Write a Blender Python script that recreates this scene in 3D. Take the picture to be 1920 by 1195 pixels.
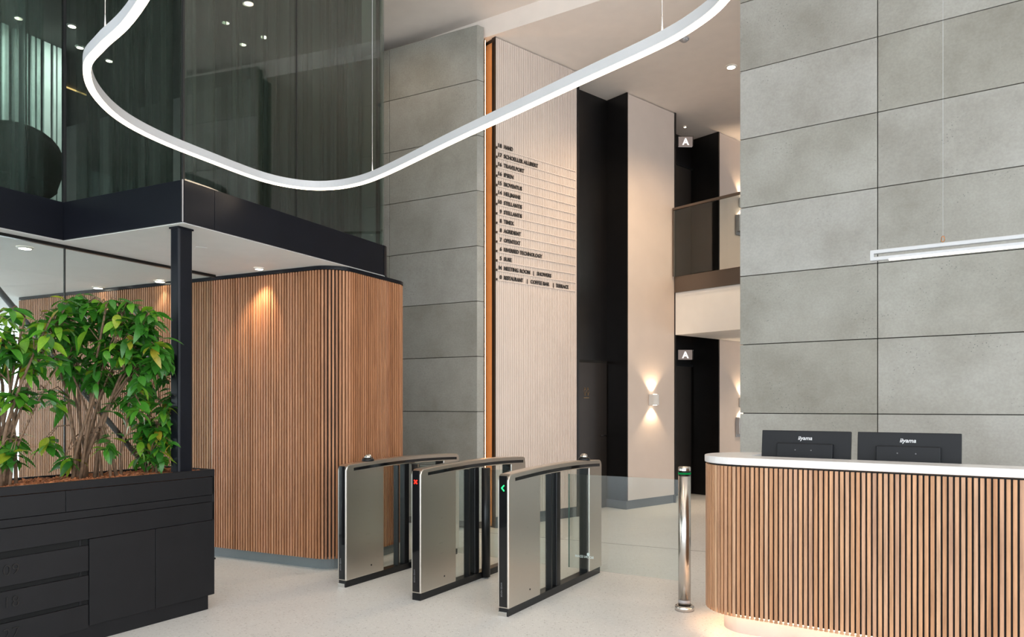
import bpy, bmesh, math, random
from mathutils import Vector, Matrix
random.seed(7)
for o in list(bpy.data.objects): bpy.data.objects.remove(o)
S = bpy.context.scene
C = S.collection
# ------------------------------------------------------------------ camera, sky, exposure
F, W, H, HZ, EYE = 1380.0, 1920.0, 1195.0, 760.0, 1.42
cam = bpy.data.cameras.new('camera')
cam.sensor_width = 36; cam.lens = 36*F/W
cam.shift_y = (HZ-H/2)/W
cam.clip_start = .05; cam.clip_end = 200
co = bpy.data.objects.new('camera', cam); C.objects.link(co)
co.location = (0, 0, EYE); co.rotation_euler = (math.pi/2, 0, 0)
S.camera = co
wd = bpy.data.worlds.new('overcast_sky'); S.world = wd; wd.use_nodes = True
bg = wd.node_tree.nodes['Background']
bg.inputs[0].default_value = (.88, .95, 1.0, 1); bg.inputs[1].default_value = 3.7
vs = S.view_settings
vs.view_transform = 'Standard'; vs.look = 'None'; vs.gamma = 1; vs.use_curve_mapping = False
vs.exposure = 0.35
WARM = (1.0, .74, .48)
NEUT = (1.0, .90, .78)

# ------------------------------------------------------------------ helpers
def at(px, py, z):                      # photo pixel -> point at height z
    Y = (z-EYE)*F/(HZ-py)
    return Vector(((px-W/2)/F*Y, Y, z))
def atY(px, py, Y):
    return Vector(((px-W/2)/F*Y, Y, EYE+(HZ-py)/F*Y))
def V2(x, y): return Vector((x, y))
def yaw(d):
    r = math.radians(d); return V2(math.sin(r), math.cos(r))
def hit(px, p, d):                      # parameter along p + d*t where it crosses the pixel column
    k = (px-W/2)/F
    return (k*p.y-p.x)/(d.x-k*d.y)

def mesh(name, vs_, fs, smooth=False):
    m = bpy.data.meshes.new(name); m.from_pydata([tuple(v) for v in vs_], [], fs); m.update()
    if smooth:
        for p in m.polygons: p.use_smooth = True
    return m
def fixn(m):
    bm = bmesh.new(); bm.from_mesh(m); bmesh.ops.recalc_face_normals(bm, faces=bm.faces); bm.to_mesh(m); bm.free(); return m
def bev(m, w, seg=2, ang=30):
    bm = bmesh.new(); bm.from_mesh(m); bmesh.ops.recalc_face_normals(bm, faces=bm.faces)
    es = [e for e in bm.edges if len(e.link_faces) == 2 and e.calc_face_angle(0) > math.radians(ang)]
    bmesh.ops.bevel(bm, geom=es, offset=w, segments=seg, profile=.5, affect='EDGES', clamp_overlap=True)
    bm.to_mesh(m); bm.free(); return m
def put(name, m, mt, parent=None, loc=None, rz=None, label=None, cat=None, group=None, kind=None):
    o = bpy.data.objects.new(name, m); C.objects.link(o)
    if m is not None and mt is not None and len(m.materials) == 0: m.materials.append(mt)
    if parent: o.parent = parent
    if loc is not None: o.location = loc
    if rz is not None: o.rotation_euler = (0, 0, rz)
    if label: o['label'] = label
    if cat: o['category'] = cat
    if group: o['group'] = group
    if kind: o['kind'] = kind
    return o
def thing(name, label, cat, loc=(0, 0, 0), rz=0, group=None):
    return put(name, None, None, None, loc, rz, label, cat, group)
def struct(name, loc=(0, 0, 0), label=None):
    return put(name, None, None, None, loc, 0, label, None, None, 'structure')
def prism_m(poly, z0, z1, name='prism'):
    n = len(poly)
    vs_ = [(p[0], p[1], z0) for p in poly]+[(p[0], p[1], z1) for p in poly]
    fs = [tuple(range(n-1, -1, -1)), tuple(range(n, 2*n))]+[(i, (i+1) % n, n+(i+1) % n, n+i) for i in range(n)]
    return fixn(mesh(name, vs_, fs))
def quadpoly(p, dx, lx, dy, ly):
    return [p, p+dx*lx, p+dx*lx+dy*ly, p+dy*ly]
def obox_m(p, dx, lx, dy, ly, z0, z1, b=0, name='box', seg=2):
    m = prism_m(quadpoly(p, dx, lx, dy, ly), z0, z1, name)
    return bev(m, b, seg) if b else m
X2, Y2 = V2(1, 0), V2(0, 1)
def box_m(x0, x1, y0, y1, z0, z1, b=0, name='box', seg=2):
    return obox_m(V2(x0, y0), X2, x1-x0, Y2, y1-y0, z0, z1, b, name, seg)
def cyl_m(r, z0, z1, n=24, r2=None, c=(0, 0), b=0, name='cyl'):
    r2 = r if r2 is None else r2
    vs_ = [(c[0]+r*math.cos(2*math.pi*i/n), c[1]+r*math.sin(2*math.pi*i/n), z0) for i in range(n)]
    vs_ += [(c[0]+r2*math.cos(2*math.pi*i/n), c[1]+r2*math.sin(2*math.pi*i/n), z1) for i in range(n)]
    fs = [tuple(range(n-1, -1, -1)), tuple(range(n, 2*n))]+[(i, (i+1) % n, n+(i+1) % n, n+i) for i in range(n)]
    m = mesh(name, vs_, fs)
    if b: bev(m, b, 2, 50)
    for p in m.polygons: p.use_smooth = len(p.vertices) == 4
    return m
def lathe_m(prof, n=24, name='lathe'):
    vs_, fs = [], []
    for r, z in prof:
        for i in range(n): vs_.append((r*math.cos(2*math.pi*i/n), r*math.sin(2*math.pi*i/n), z))
    for k in range(len(prof)-1):
        for i in range(n):
            j = (i+1) % n
            fs.append((k*n+i, k*n+j, (k+1)*n+j, (k+1)*n+i))
    return fixn(mesh(name, vs_, fs, True))
def tube_m(pts, r, n=6, closed=False, name='tube', radii=None):
    pts = [Vector(p) for p in pts]; vs_, fs = [], []
    N = len(pts)
    for k, p in enumerate(pts):
        a = pts[(k-1) % N] if (closed or k) else p
        b = pts[(k+1) % N] if (closed or k < N-1) else p
        t = (b-a).normalized()
        u = t.cross(Vector((0, 0, 1)))
        if u.length < 1e-3: u = t.cross(Vector((1, 0, 0)))
        u.normalize(); w = u.cross(t)
        rr = radii[k] if radii else r
        for i in range(n):
            q = 2*math.pi*i/n
            vs_.append(p+u*rr*math.cos(q)+w*rr*math.sin(q))
    for k in range(N if closed else N-1):
        k2 = (k+1) % N
        for i in range(n):
            j = (i+1) % n
            fs.append((k*n+i, k*n+j, k2*n+j, k2*n+i))
    if not closed:
        fs += [tuple(range(n)), tuple(range((N-1)*n, N*n))]
    return fixn(mesh(name, vs_, fs, True))
def sweep_m(path, prof, closed=True, name='sweep'):
    """path: 2D points + z in prof; prof: list of (offset to the left, z)"""
    N, M = len(path), len(prof); vs_, fs = [], []
    for k, p in enumerate(path):
        a = path[(k-1) % N] if (closed or k) else p
        b = path[(k+1) % N] if (closed or k < N-1) else p
        t = (b-a).normalized(); nrm = V2(-t.y, t.x)
        for o, z in prof:
            q = p+nrm*o; vs_.append((q.x, q.y, z))
    for k in range(N if closed else N-1):
        k2 = (k+1) % N
        for i in range(M):
            j = (i+1) % M
            fs.append((k*M+i, k*M+j, k2*M+j, k2*M+i))
    if not closed: fs += [tuple(range(M)), tuple(range((N-1)*M, N*M))]
    return fixn(mesh(name, vs_, fs))
def spline(pts, n=10, closed=True):
    out, N = [], len(pts)
    for i in range(N if closed else N-1):
        p0 = pts[(i-1) % N] if closed or i else pts[i]
        p1, p2 = pts[i], pts[(i+1) % N]
        p3 = pts[(i+2) % N] if closed or i < N-2 else p2
        for k in range(n):
            t = k/n
            out.append(.5*((2*p1)+(p2-p0)*t+(2*p0-5*p1+4*p2-p3)*t*t+(3*p1-p0-3*p2+p3)*t**3))
    if not closed: out.append(pts[-1])
    return out
def text_m(s, size, ext=.002, bold=0.0, align='LEFT', shear=0, spacing=1.0):
    cu = bpy.data.curves.new('lettering', 'FONT'); cu.body = s; cu.size = size; cu.extrude = ext
    cu.offset = bold; cu.align_x = align; cu.shear = shear; cu.space_character = spacing; cu.resolution_u = 3
    ob = bpy.data.objects.new('lettering_source', cu); C.objects.link(ob)
    m = bpy.data.meshes.new_from_object(ob)
    bpy.data.objects.remove(ob); bpy.data.curves.remove(cu)
    m.name = 'lettering'; m.materials.clear(); return m
def orient(o, loc, xd, up):
    x = Vector(xd).normalized(); y = Vector(up).normalized(); z = x.cross(y)
    M = Matrix((x, y, z)).transposed().to_4x4(); M.translation = Vector(loc); o.matrix_local = M
def v3(p, z): return Vector((p.x, p.y, z))
def spot(name, parent, loc, tgt, power, col, size=80, blend=.6, rad=.03):
    l = bpy.data.lights.new(name, 'SPOT'); l.energy = power; l.color = col
    l.spot_size = math.radians(size); l.spot_blend = blend; l.shadow_soft_size = rad
    o = bpy.data.objects.new(name, l); C.objects.link(o); o.parent = parent
    o.location = loc; o.rotation_euler = (Vector(tgt)).to_track_quat('-Z', 'Y').to_euler()
    return o

# ------------------------------------------------------------------ materials
def base(name):
    m = bpy.data.materials.new(name); m.use_nodes = True
    return m, m.node_tree, m.node_tree.nodes['Principled BSDF']
def N(nt, t, **kw):
    n = nt.nodes.new(t)
    for k, v in kw.items():
        if k.startswith('i_'): n.inputs[k[2:].replace('_', ' ')].default_value = v
        else: setattr(n, k, v)
    return n
def ramp(nt, fac, stops):
    r = nt.nodes.new('ShaderNodeValToRGB'); e = r.color_ramp.elements
    while len(e) < len(stops): e.new(.5)
    for q, (p, c) in zip(e, stops): q.position = p; q.color = (*c, 1)
    nt.links.new(fac, r.inputs[0]); return r.outputs[0]
def mixc(nt, fac, a, b, mode='MIX'):
    n = nt.nodes.new('ShaderNodeMix'); n.data_type = 'RGBA'; n.blend_type = mode
    for s, v in ((n.inputs['Factor'], fac), (n.inputs['A'], a), (n.inputs['B'], b)):
        if isinstance(v, (int, float)): s.default_value = v
        elif isinstance(v, tuple): s.default_value = (*v, 1)
        else: nt.links.new(v, s)
    return n.outputs['Result']
def bump(nt, bs, h, strength, dist=.01):
    b = nt.nodes.new('ShaderNodeBump'); b.inputs['Strength'].default_value = strength; b.inputs['Distance'].default_value = dist
    nt.links.new(h, b.inputs['Height']); nt.links.new(b.outputs[0], bs.inputs['Normal'])
def plain(name, col, rough=.5, metal=0.0, var=.06, scale=6, bmp=0.0, spec=.5, coat=0):
    m, nt, bs = base(name)
    tc = N(nt, 'ShaderNodeTexCoord'); nz = N(nt, 'ShaderNodeTexNoise', i_Scale=scale, i_Detail=4.0)
    nt.links.new(tc.outputs['Object'], nz.inputs['Vector'])
    a = tuple(max(0, c*(1-var)) for c in col); b = tuple(min(1, c*(1+var)) for c in col)
    nt.links.new(ramp(nt, nz.outputs[0], [(.3, a), (.7, b)]), bs.inputs['Base Color'])
    bs.inputs['Roughness'].default_value = rough; bs.inputs['Metallic'].default_value = metal
    bs.inputs['Specular IOR Level'].default_value = spec
    if coat: bs.inputs['Coat Weight'].default_value = coat
    if bmp: bump(nt, bs, nz.outputs[0], bmp)
    return m
def emis(name, col, st):
    m = bpy.data.materials.new(name); m.use_nodes = True; nt = m.node_tree
    nt.nodes.remove(nt.nodes['Principled BSDF'])
    e = N(nt, 'ShaderNodeEmission'); e.inputs[0].default_value = (*col, 1); e.inputs[1].default_value = st
    nt.links.new(e.outputs[0], nt.nodes['Material Output'].inputs[0]); return m
def glassm(name, tint, refl=1.0, rough=0.0, ior=1.5):
    m = bpy.data.materials.new(name); m.use_nodes = True; nt = m.node_tree
    nt.nodes.remove(nt.nodes['Principled BSDF'])
    t = N(nt, 'ShaderNodeBsdfTransparent'); t.inputs[0].default_value = (*tint, 1)
    g = N(nt, 'ShaderNodeBsdfGlossy'); g.inputs['Roughness'].default_value = rough
    lw = N(nt, 'ShaderNodeLayerWeight'); lw.inputs[0].default_value = .5      # facing = 1 - |cos|
    pw = N(nt, 'ShaderNodeMath', operation='POWER'); pw.inputs[1].default_value = 5.0; nt.links.new(lw.outputs['Facing'], pw.inputs[0])
    mu = N(nt, 'ShaderNodeMath', operation='MULTIPLY_ADD'); mu.use_clamp = True
    f0 = ((ior-1)/(ior+1))**2*refl; mu.inputs[1].default_value = 1-f0; mu.inputs[2].default_value = f0
    nt.links.new(pw.outputs[0], mu.inputs[0])
    mx = N(nt, 'ShaderNodeMixShader'); nt.links.new(mu.outputs[0], mx.inputs[0])
    nt.links.new(t.outputs[0], mx.inputs[1]); nt.links.new(g.outputs[0], mx.inputs[2])
    nt.links.new(mx.outputs[0], nt.nodes['Material Output'].inputs[0]); return m
def wood(name, cols, rough=.5):
    m, nt, bs = base(name)
    oi = N(nt, 'ShaderNodeObjectInfo'); tc = N(nt, 'ShaderNodeTexCoord')
    mp = N(nt, 'ShaderNodeMapping'); mp.inputs['Scale'].default_value = (60, 60, 3)
    ad = N(nt, 'ShaderNodeVectorMath', operation='ADD'); sc = N(nt, 'ShaderNodeVectorMath', operation='SCALE')
    sc.inputs['Scale'].default_value = 37.0
    cb = N(nt, 'ShaderNodeCombineXYZ')
    for k in range(3): nt.links.new(oi.outputs['Random'], cb.inputs[k])
    nt.links.new(cb.outputs[0], sc.inputs[0]); nt.links.new(tc.outputs['Object'], mp.inputs[0])
    nt.links.new(mp.outputs[0], ad.inputs[0]); nt.links.new(sc.outputs[0], ad.inputs[1])
    nz = N(nt, 'ShaderNodeTexNoise', i_Scale=1.0, i_Detail=5.0, i_Roughness=.6); nt.links.new(ad.outputs[0], nz.inputs['Vector'])
    c = ramp(nt, oi.outputs['Random'], [(i/(len(cols)-1), q) for i, q in enumerate(cols)])
    g = ramp(nt, nz.outputs[0], [(.35, (.72, .68, .64)), (.62, (1.1, 1.08, 1.05))])
    nt.links.new(mixc(nt, 1.0, c, g, 'MULTIPLY'), bs.inputs['Base Color'])
    bs.inputs['Roughness'].default_value = rough; bump(nt, bs, nz.outputs[0], .15, .002)
    return m
def stone(name):
    m, nt, bs = base(name)
    oi = N(nt, 'ShaderNodeObjectInfo'); tc = N(nt, 'ShaderNodeTexCoord')
    cb = N(nt, 'ShaderNodeCombineXYZ')
    for k in range(3): nt.links.new(oi.outputs['Random'], cb.inputs[k])
    sc = N(nt, 'ShaderNodeVectorMath', operation='SCALE'); sc.inputs['Scale'].default_value = 23.0
    ad = N(nt, 'ShaderNodeVectorMath', operation='ADD'); nt.links.new(cb.outputs[0], sc.inputs[0])
    nt.links.new(tc.outputs['Object'], ad.inputs[0]); nt.links.new(sc.outputs[0], ad.inputs[1])
    n1 = N(nt, 'ShaderNodeTexNoise', i_Scale=1.6, i_Detail=6.0, i_Roughness=.62); nt.links.new(ad.outputs[0], n1.inputs['Vector'])
    n2 = N(nt, 'ShaderNodeTexNoise', i_Scale=55.0, i_Detail=3.0); nt.links.new(ad.outputs[0], n2.inputs['Vector'])
    n3 = N(nt, 'ShaderNodeTexNoise', i_Scale=2.3, i_Detail=3.0, i_Roughness=.7); nt.links.new(ad.outputs[0], n3.inputs['Vector'])
    vo = N(nt, 'ShaderNodeTexVoronoi', i_Scale=38.0); nt.links.new(ad.outputs[0], vo.inputs['Vector'])
    c = ramp(nt, n1.outputs[0], [(.3, (.265, .252, .222)), (.5, (.335, .325, .295)), (.7, (.395, .388, .36))])
    t = ramp(nt, oi.outputs['Random'], [(0, (.84, .83, .79)), (.5, (.95, .95, .93)), (1, (1.05, 1.05, 1.06))])
    c = mixc(nt, 1.0, c, t, 'MULTIPLY')
    f = ramp(nt, n2.outputs[0], [(.35, (.94, .94, .94)), (.65, (1.04, 1.04, 1.04))])
    c = mixc(nt, 1.0, c, f, 'MULTIPLY')
    pit = ramp(nt, vo.outputs['Distance'], [(.10, (1, 1, 1)), (.22, (0, 0, 0))])
    zone = ramp(nt, n3.outputs[0], [(.53, (0, 0, 0)), (.66, (1, 1, 1))])
    k = mixc(nt, 1.0, pit, zone, 'MULTIPLY')
    c = mixc(nt, k, c, (.13, .14, .13))
    nt.links.new(c, bs.inputs['Base Color']); bs.inputs['Roughness'].default_value = .62
    bump(nt, bs, n2.outputs[0], .12, .004)
    return m
def terrazzo(name):
    m, nt, bs = base(name)
    tc = N(nt, 'ShaderNodeTexCoord')
    v = N(nt, 'ShaderNodeTexVoronoi', i_Scale=75.0); nt.links.new(tc.outputs['Object'], v.inputs['Vector'])
    n1 = N(nt, 'ShaderNodeTexNoise', i_Scale=.8, i_Detail=3.0); nt.links.new(tc.outputs['Object'], n1.inputs['Vector'])
    sep = N(nt, 'ShaderNodeSeparateColor'); nt.links.new(v.outputs['Color'], sep.inputs[0])
    chip = ramp(nt, sep.outputs[0], [(0, (.40, .395, .385)), (.12, (.585, .588, .582)), (.5, (.66, .665, .66)), (.93, (.71, .715, .71)), (1, (.80, .80, .80))])
    e = ramp(nt, v.outputs['Distance'], [(.25, (1, 1, 1)), (.6, (0, 0, 0))])
    c = mixc(nt, e, (.66, .665, .66), chip)
    g = ramp(nt, n1.outputs[0], [(.3, (.95, .95, .95)), (.7, (1.03, 1.03, 1.03))])
    nt.links.new(mixc(nt, 1.0, c, g, 'MULTIPLY'), bs.inputs['Base Color'])
    bs.inputs['Roughness'].default_value = .38; bs.inputs['Specular IOR Level'].default_value = .4
    return m
def steel(name, col, rough=.3, sx=(2, 2, 140)):
    m, nt, bs = base(name)
    tc = N(nt, 'ShaderNodeTexCoord'); mp = N(nt, 'ShaderNodeMapping'); mp.inputs['Scale'].default_value = sx
    nz = N(nt, 'ShaderNodeTexNoise', i_Scale=3.0, i_Detail=3.0)
    nt.links.new(tc.outputs['Object'], mp.inputs[0]); nt.links.new(mp.outputs[0], nz.inputs['Vector'])
    r = N(nt, 'ShaderNodeMapRange'); r.inputs['To Min'].default_value = rough*.8; r.inputs['To Max'].default_value = rough*1.2
    nt.links.new(nz.outputs[0], r.inputs['Value']); nt.links.new(r.outputs[0], bs.inputs['Roughness'])
    bs.inputs['Base Color'].default_value = (*col, 1); bs.inputs['Metallic'].default_value = 1
    bump(nt, bs, nz.outputs[0], .03, .001); return m
def leafm(name):
    m, nt, bs = base(name)
    oi = N(nt, 'ShaderNodeObjectInfo'); tc = N(nt, 'ShaderNodeTexCoord')
    nz = N(nt, 'ShaderNodeTexNoise', i_Scale=18.0, i_Detail=3.0); nt.links.new(tc.outputs['Object'], nz.inputs['Vector'])
    c = ramp(nt, oi.outputs['Random'], [(0, (.022, .11, .018)), (.35, (.040, .18, .024)), (.7, (.075, .26, .026)), (.90, (.20, .38, .03)), (1, (.35, .28, .03))])
    g = ramp(nt, nz.outputs[0], [(.35, (.75, .8, .75)), (.7, (1.25, 1.2, 1.0))])
    nt.links.new(mixc(nt, 1.0, c, g, 'MULTIPLY'), bs.inputs['Base Color'])
    bs.inputs['Roughness'].default_value = .3; bs.inputs['Specular IOR Level'].default_value = .5
    bs.inputs['Subsurface Weight'].default_value = 0
    tr = N(nt, 'ShaderNodeBsdfTranslucent'); nt.links.new(mixc(nt, 1.0, c, (1.3, 1.6, .6), 'MULTIPLY'), tr.inputs[0])
    mx = N(nt, 'ShaderNodeMixShader'); mx.inputs[0].default_value = .22
    nt.links.new(bs.outputs[0], mx.inputs[1]); nt.links.new(tr.outputs[0], mx.inputs[2])
    nt.links.new(mx.outputs[0], nt.nodes['Material Output'].inputs[0]); return m
def curtainm(name, col, see):
    m = bpy.data.materials.new(name); m.use_nodes = True; nt = m.node_tree
    nt.nodes.remove(nt.nodes['Principled BSDF'])
    d = N(nt, 'ShaderNodeBsdfDiffuse'); d.inputs[0].default_value = (*col, 1)
    tl = N(nt, 'ShaderNodeBsdfTranslucent'); tl.inputs[0].default_value = (*col, 1)
    tp = N(nt, 'ShaderNodeBsdfTransparent'); tp.inputs[0].default_value = (.9, .95, .93, 1)
    tc = N(nt, 'ShaderNodeTexCoord'); mp = N(nt, 'ShaderNodeMapping'); mp.inputs['Scale'].default_value = (13, 13, .12)
    nz = N(nt, 'ShaderNodeTexNoise', i_Scale=1.0, i_Detail=4.0); nt.links.new(tc.outputs['Object'], mp.inputs[0]); nt.links.new(mp.outputs[0], nz.inputs['Vector'])
    mr = N(nt, 'ShaderNodeMapRange'); mr.inputs['From Min'].default_value = .35; mr.inputs['From Max'].default_value = .65
    mr.inputs['To Min'].default_value = max(0, see-.40); mr.inputs['To Max'].default_value = min(1, see+.40)
    nt.links.new(nz.outputs[0], mr.inputs['Value'])
    a = N(nt, 'ShaderNodeMixShader'); a.inputs[0].default_value = .4
    nt.links.new(d.outputs[0], a.inputs[1]); nt.links.new(tl.outputs[0], a.inputs[2])
    b = N(nt, 'ShaderNodeMixShader'); nt.links.new(mr.outputs[0], b.inputs[0])
    nt.links.new(a.outputs[0], b.inputs[1]); nt.links.new(tp.outputs[0], b.inputs[2])
    nt.links.new(b.outputs[0], nt.nodes['Material Output'].inputs[0]); return m

M = {}
M['floor'] = terrazzo('terrazzo')
M['stone'] = stone('fossil_stone')
M['backing'] = plain('joint_backing', (.02, .018, .016), .9)
M['ceil'] = plain('ceiling_plaster', (.86, .775, .71), .8, var=.02)
M['soffit'] = plain('soffit_plaster', (.80, .79, .77), .8, var=.02)
M['cream'] = plain('cream_panel', (.61, .51, .445), .55, var=.03, scale=3)
M['white'] = plain('white_paint', (.70, .68, .66), .6, var=.02)
M['black'] = plain('black_lacquer', (.008, .007, .007), .28, var=.2, spec=.35)
M['fascia'] = plain('anthracite_sheet', (.007, .008, .012), .30, var=.1, spec=.2)
M['planter'] = plain('anthracite_powdercoat', (.010, .010, .0115), .45, var=.1, spec=.22)
M['void'] = plain('void_black', (.003, .003, .003), .9)
M['skirt'] = plain('dark_skirting', (.07, .072, .075), .5)
M['plinth'] = plain('grey_plinth', (.13, .15, .155), .5)
M['deskplinth'] = plain('desk_plinth_metal', (.42, .40, .40), .45)
M['oakd'] = wood('oiled_slats', [(.32, .135, .058), (.44, .205, .098), (.37, .158, .068), (.49, .245, .13), (.42, .19, .10)])
M['oakl'] = wood('oak_slats', [(.47, .25, .13), (.55, .315, .18), (.41, .205, .10), (.51, .285, .16), (.45, .26, .165), (.58, .36, .22)])
M['slatback'] = plain('slat_backing', (.018, .013, .010), .85)
M['deskback'] = plain('desk_slat_backing', (.010, .010, .010), .8)
M['counter'] = plain('solid_surface_white', (.72, .71, .71), .3, var=.02)
M['steel'] = steel('brushed_stainless', (.66, .61, .55), .30)
M['steelb'] = plain('bollard_stainless', (.66, .63, .60), .24, 1.0, var=.03, scale=3)
M['bronze'] = steel('bronze_plate', (.20, .165, .14), .38)
M['bronzep'] = plain('bronze_return', (.40, .21, .09), .5)
M['chrome'] = plain('chrome', (.7, .68, .65), .12, 1.0, var=.02)
M['blackmetal'] = plain('black_anodised', (.012, .013, .015), .3, .4)
M['gloss'] = plain('black_acrylic', (.006, .006, .007), .06)
M['monitor'] = plain('monitor_plastic', (.010, .011, .0135), .5, spec=.25)
M['alu'] = plain('white_aluminium', (.50, .505, .52), .45, var=.02)
M['glassup'] = glassm('green_glass', (.71, .79, .77), 2.2)
M['glass'] = glassm('clear_glass', (.93, .965, .95), 1.0)
M['glasslow'] = glassm('partition_glass', (.90, .94, .93), 1.5)
M['wing'] = glassm('wing_glass', (.90, .94, .935), 1.3)
M['glassedge'] = plain('glass_edge_green', (.05, .11, .09), .15)
M['silicone'] = plain('dark_silicone', (.012, .012, .013), .5)
M['curtain'] = curtainm('sheer_curtain', (.165, .155, .135), .42)
M['curtain2'] = curtainm('sheer_curtain_open', (.30, .31, .29), .62)
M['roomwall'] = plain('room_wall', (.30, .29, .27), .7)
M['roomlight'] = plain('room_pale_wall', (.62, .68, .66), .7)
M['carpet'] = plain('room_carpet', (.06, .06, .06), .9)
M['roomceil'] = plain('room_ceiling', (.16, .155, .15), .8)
M['chair'] = plain('chair_fabric', (.035, .045, .03), .8)
M['text'] = plain('sign_black', (.02, .015, .012), .5)
M['gold'] = plain('gold_print', (.45, .28, .10), .4, .5)
M['logo'] = plain('logo_silver', (.72, .73, .75), .4)
M['greyprint'] = plain('grey_print', (.16, .16, .17), .4)
M['whiteprint'] = plain('white_print', (.80, .82, .82), .5)
M['leaf'] = leafm('glossy_leaf')
M['bark'] = plain('stem_bark', (.16, .095, .055), .75, var=.4, scale=40, bmp=.3)
M['mulch'] = plain('bark_mulch', (.33, .115, .045), .85, var=.55, scale=25)
M['soil'] = plain('soil', (.12, .05, .022), .95, var=.4, scale=20)
M['led'] = emis('led_warm', (1.0, .52, .22), 20)
M['ledring'] = emis('led_ring', (1.0, .80, .58), 9)
M['ledupadd'] = emis('led_ring_added_up', (1.0, .78, .58), 45)  # for the added uplight on the ring, brightens the ceilings
M['ledbar'] = emis('led_bar', (1.0, .90, .80), 4)
M['leddesk'] = emis('led_desk', (1.0, .58, .32), 26)
M['spotdisc'] = emis('lamp_disc', (1.0, .86, .66), 14)
M['red'] = emis('led_red', (1.0, .02, .01), 3)
M['green'] = emis('led_green', (.03, 1.0, .22), 2)
M['greenring'] = emis('led_green_ring', (.005, .25, .06), .7)
M['signlit'] = emis('sign_letter_light', (1, 1, 1), 1.6)
M['signface'] = emis('sign_face_light', (.62, .55, .52), .45)
M['acrylic'] = glassm('acrylic', (.86, .82, .80), 1.2)
M['copper'] = plain('copper_hook', (.50, .22, .10), .3, 1.0)
M['phone'] = plain('grey_metal', (.42, .41, .42), .4, .3)

# ------------------------------------------------------------------ floor and ceilings
put('floor', box_m(-16, 14, -7, 20, -.2, 0), M['floor'], kind='structure')
ZA, ZB = 5.885, 5.67
q0 = at(930, 64, ZB).to_2d(); dd = V2(.845, -.535).normalized()   # edge of the lower ceiling
nn = V2(-dd.y, dd.x)                                              # away from the camera
pa, pb = q0-dd*9, q0+dd*13
put('ceiling', prism_m([pa, pb, V2(14, -3.2), V2(-16, -3.2), V2(-16, pa.y)], ZA, ZA+.15), M['ceil'], kind='structure')
put('ceiling_back', prism_m([pa, pb, pb+nn*14, pa+nn*14], ZB, ZA+.16), M['ceil'], kind='structure')

# ------------------------------------------------------------------ stone walls
PH, PZ0 = .6326, .08
def stone_wall(name, p, d, back, cols, rows, z0, thick, ret=None):
    """p: visible end, d: along the wall, back: away from the room; cols: list of (t0, t1)"""
    w = struct(name)
    L = max(c[1] for c in cols)
    put('backing', obox_m(p+back*.04+d*.02, d, L-.02, back, thick-.04, 0, PZ0+rows*PH-.01), M['backing'], w)
    put('skirting', obox_m(p+back*.02+d*.012, d, L, back, .03, 0, PZ0-.004), M['skirt'], w)
    cache = {}
    for (t0, t1) in cols:
        for r in range(rows):
            g = .0035
            key = round(t1-t0, 4)
            if key not in cache:
                lx = t1-t0-2*g
                cache[key] = obox_m(V2(0, 0), X2, lx, Y2, .034, 0, PH-2*g, .002, 'stone_panel', 1)
            ang = math.atan2(d.y, d.x)
            # local +Y must point to the back
            s = 1 if V2(-d.y, d.x).dot(back) > 0 else -1
            o = put('stone_panel', cache[key], M['stone'], w)
            q = p+d*(t0+g)
            if s > 0: o.location = (q.x, q.y, PZ0+r*PH+g); o.rotation_euler = (0, 0, ang)
            else:
                q = p+d*(t1-g); o.location = (q.x, q.y, PZ0+r*PH+g); o.rotation_euler = (0, 0, ang+math.pi)
    return w
dR = yaw(-55.6); nR = V2(dR.y, -dR.x)      # dR: away to the left ; nR: to the back
if nR.y < 0: nR = -nR
pR = V2(*(at(1387, 388, 1.42).to_2d() if False else ((1387-960)/F*6.82, 6.82)))
stone_wall('wall_right', pR, -dR, nR, [(0, 1.155), (1.155, 2.35), (2.35, 3.55), (3.55, 4.75), (4.75, 5.95), (5.95, 7.15), (7.15, 8.35)], 9, 0, .30)
dP = yaw(-61.9); nP = V2(dP.y, -dP.x)
if nP.y < 0: nP = -nP
u = yaw(49.0); w_ = V2(-u.y, u.x)          # back wall: u along, w_ into the wall
pP = V2((895-960)/F*8.41, 8.41)
stone_wall('wall_center', pP, dP, nP, [(0, 1.25), (1.25, 2.45), (2.45, 3.65), (3.65, 4.85)], 9, 0, .30)
# returns of the stone pier (each course its own panel)
wc = bpy.data.objects['wall_center']
put('pier_core', prism_m([pP+dP*.03+nP*.045, pP+u*.088+dP*.02, pP+u*.088+dP*.5+nP*.2, pP+dP*.5+nP*.2], 0, PZ0+9*PH-.012), M['backing'], wc)
for r in range(9):
    put('stone_panel', prism_m([pP+dP*.0035, pP+u*.094, pP+u*.094+dP*.02, pP+dP*.036+nP*.034], PZ0+r*PH+.0035, PZ0+(r+1)*PH-.0035), M['stone'], wc)
# vertical light line in the slot between pier and directory wall
lp = pP+u*.104-dP*.010
t = thing('slot_light', 'warm vertical light line hidden in the slot beside the stone pier', 'light', (lp.x, lp.y, .02))
put('channel', obox_m(V2(-.010, -.002), X2, .0055, Y2, .009, 0, 5.62), M['blackmetal'], t, rz=math.atan2(u.y, u.x))
put('diffuser', obox_m(V2(-.004, -.001), X2, .007, Y2, .007, 0.01, 5.6), M['led'], t, rz=math.atan2(u.y, u.x))

# ------------------------------------------------------------------ back wall with niches
P0 = V2((930-960)/F*8.48, 8.48)
def tw(px): return hit(px, P0, u)
T1a, T2a, T2b, T3a = tw(1082), tw(1175.5), tw(1265.5), tw(1348.5)
n_ = -w_
wb = struct('wall_back')
def wpt(t_, s_): return P0+u*t_+w_*s_
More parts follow.
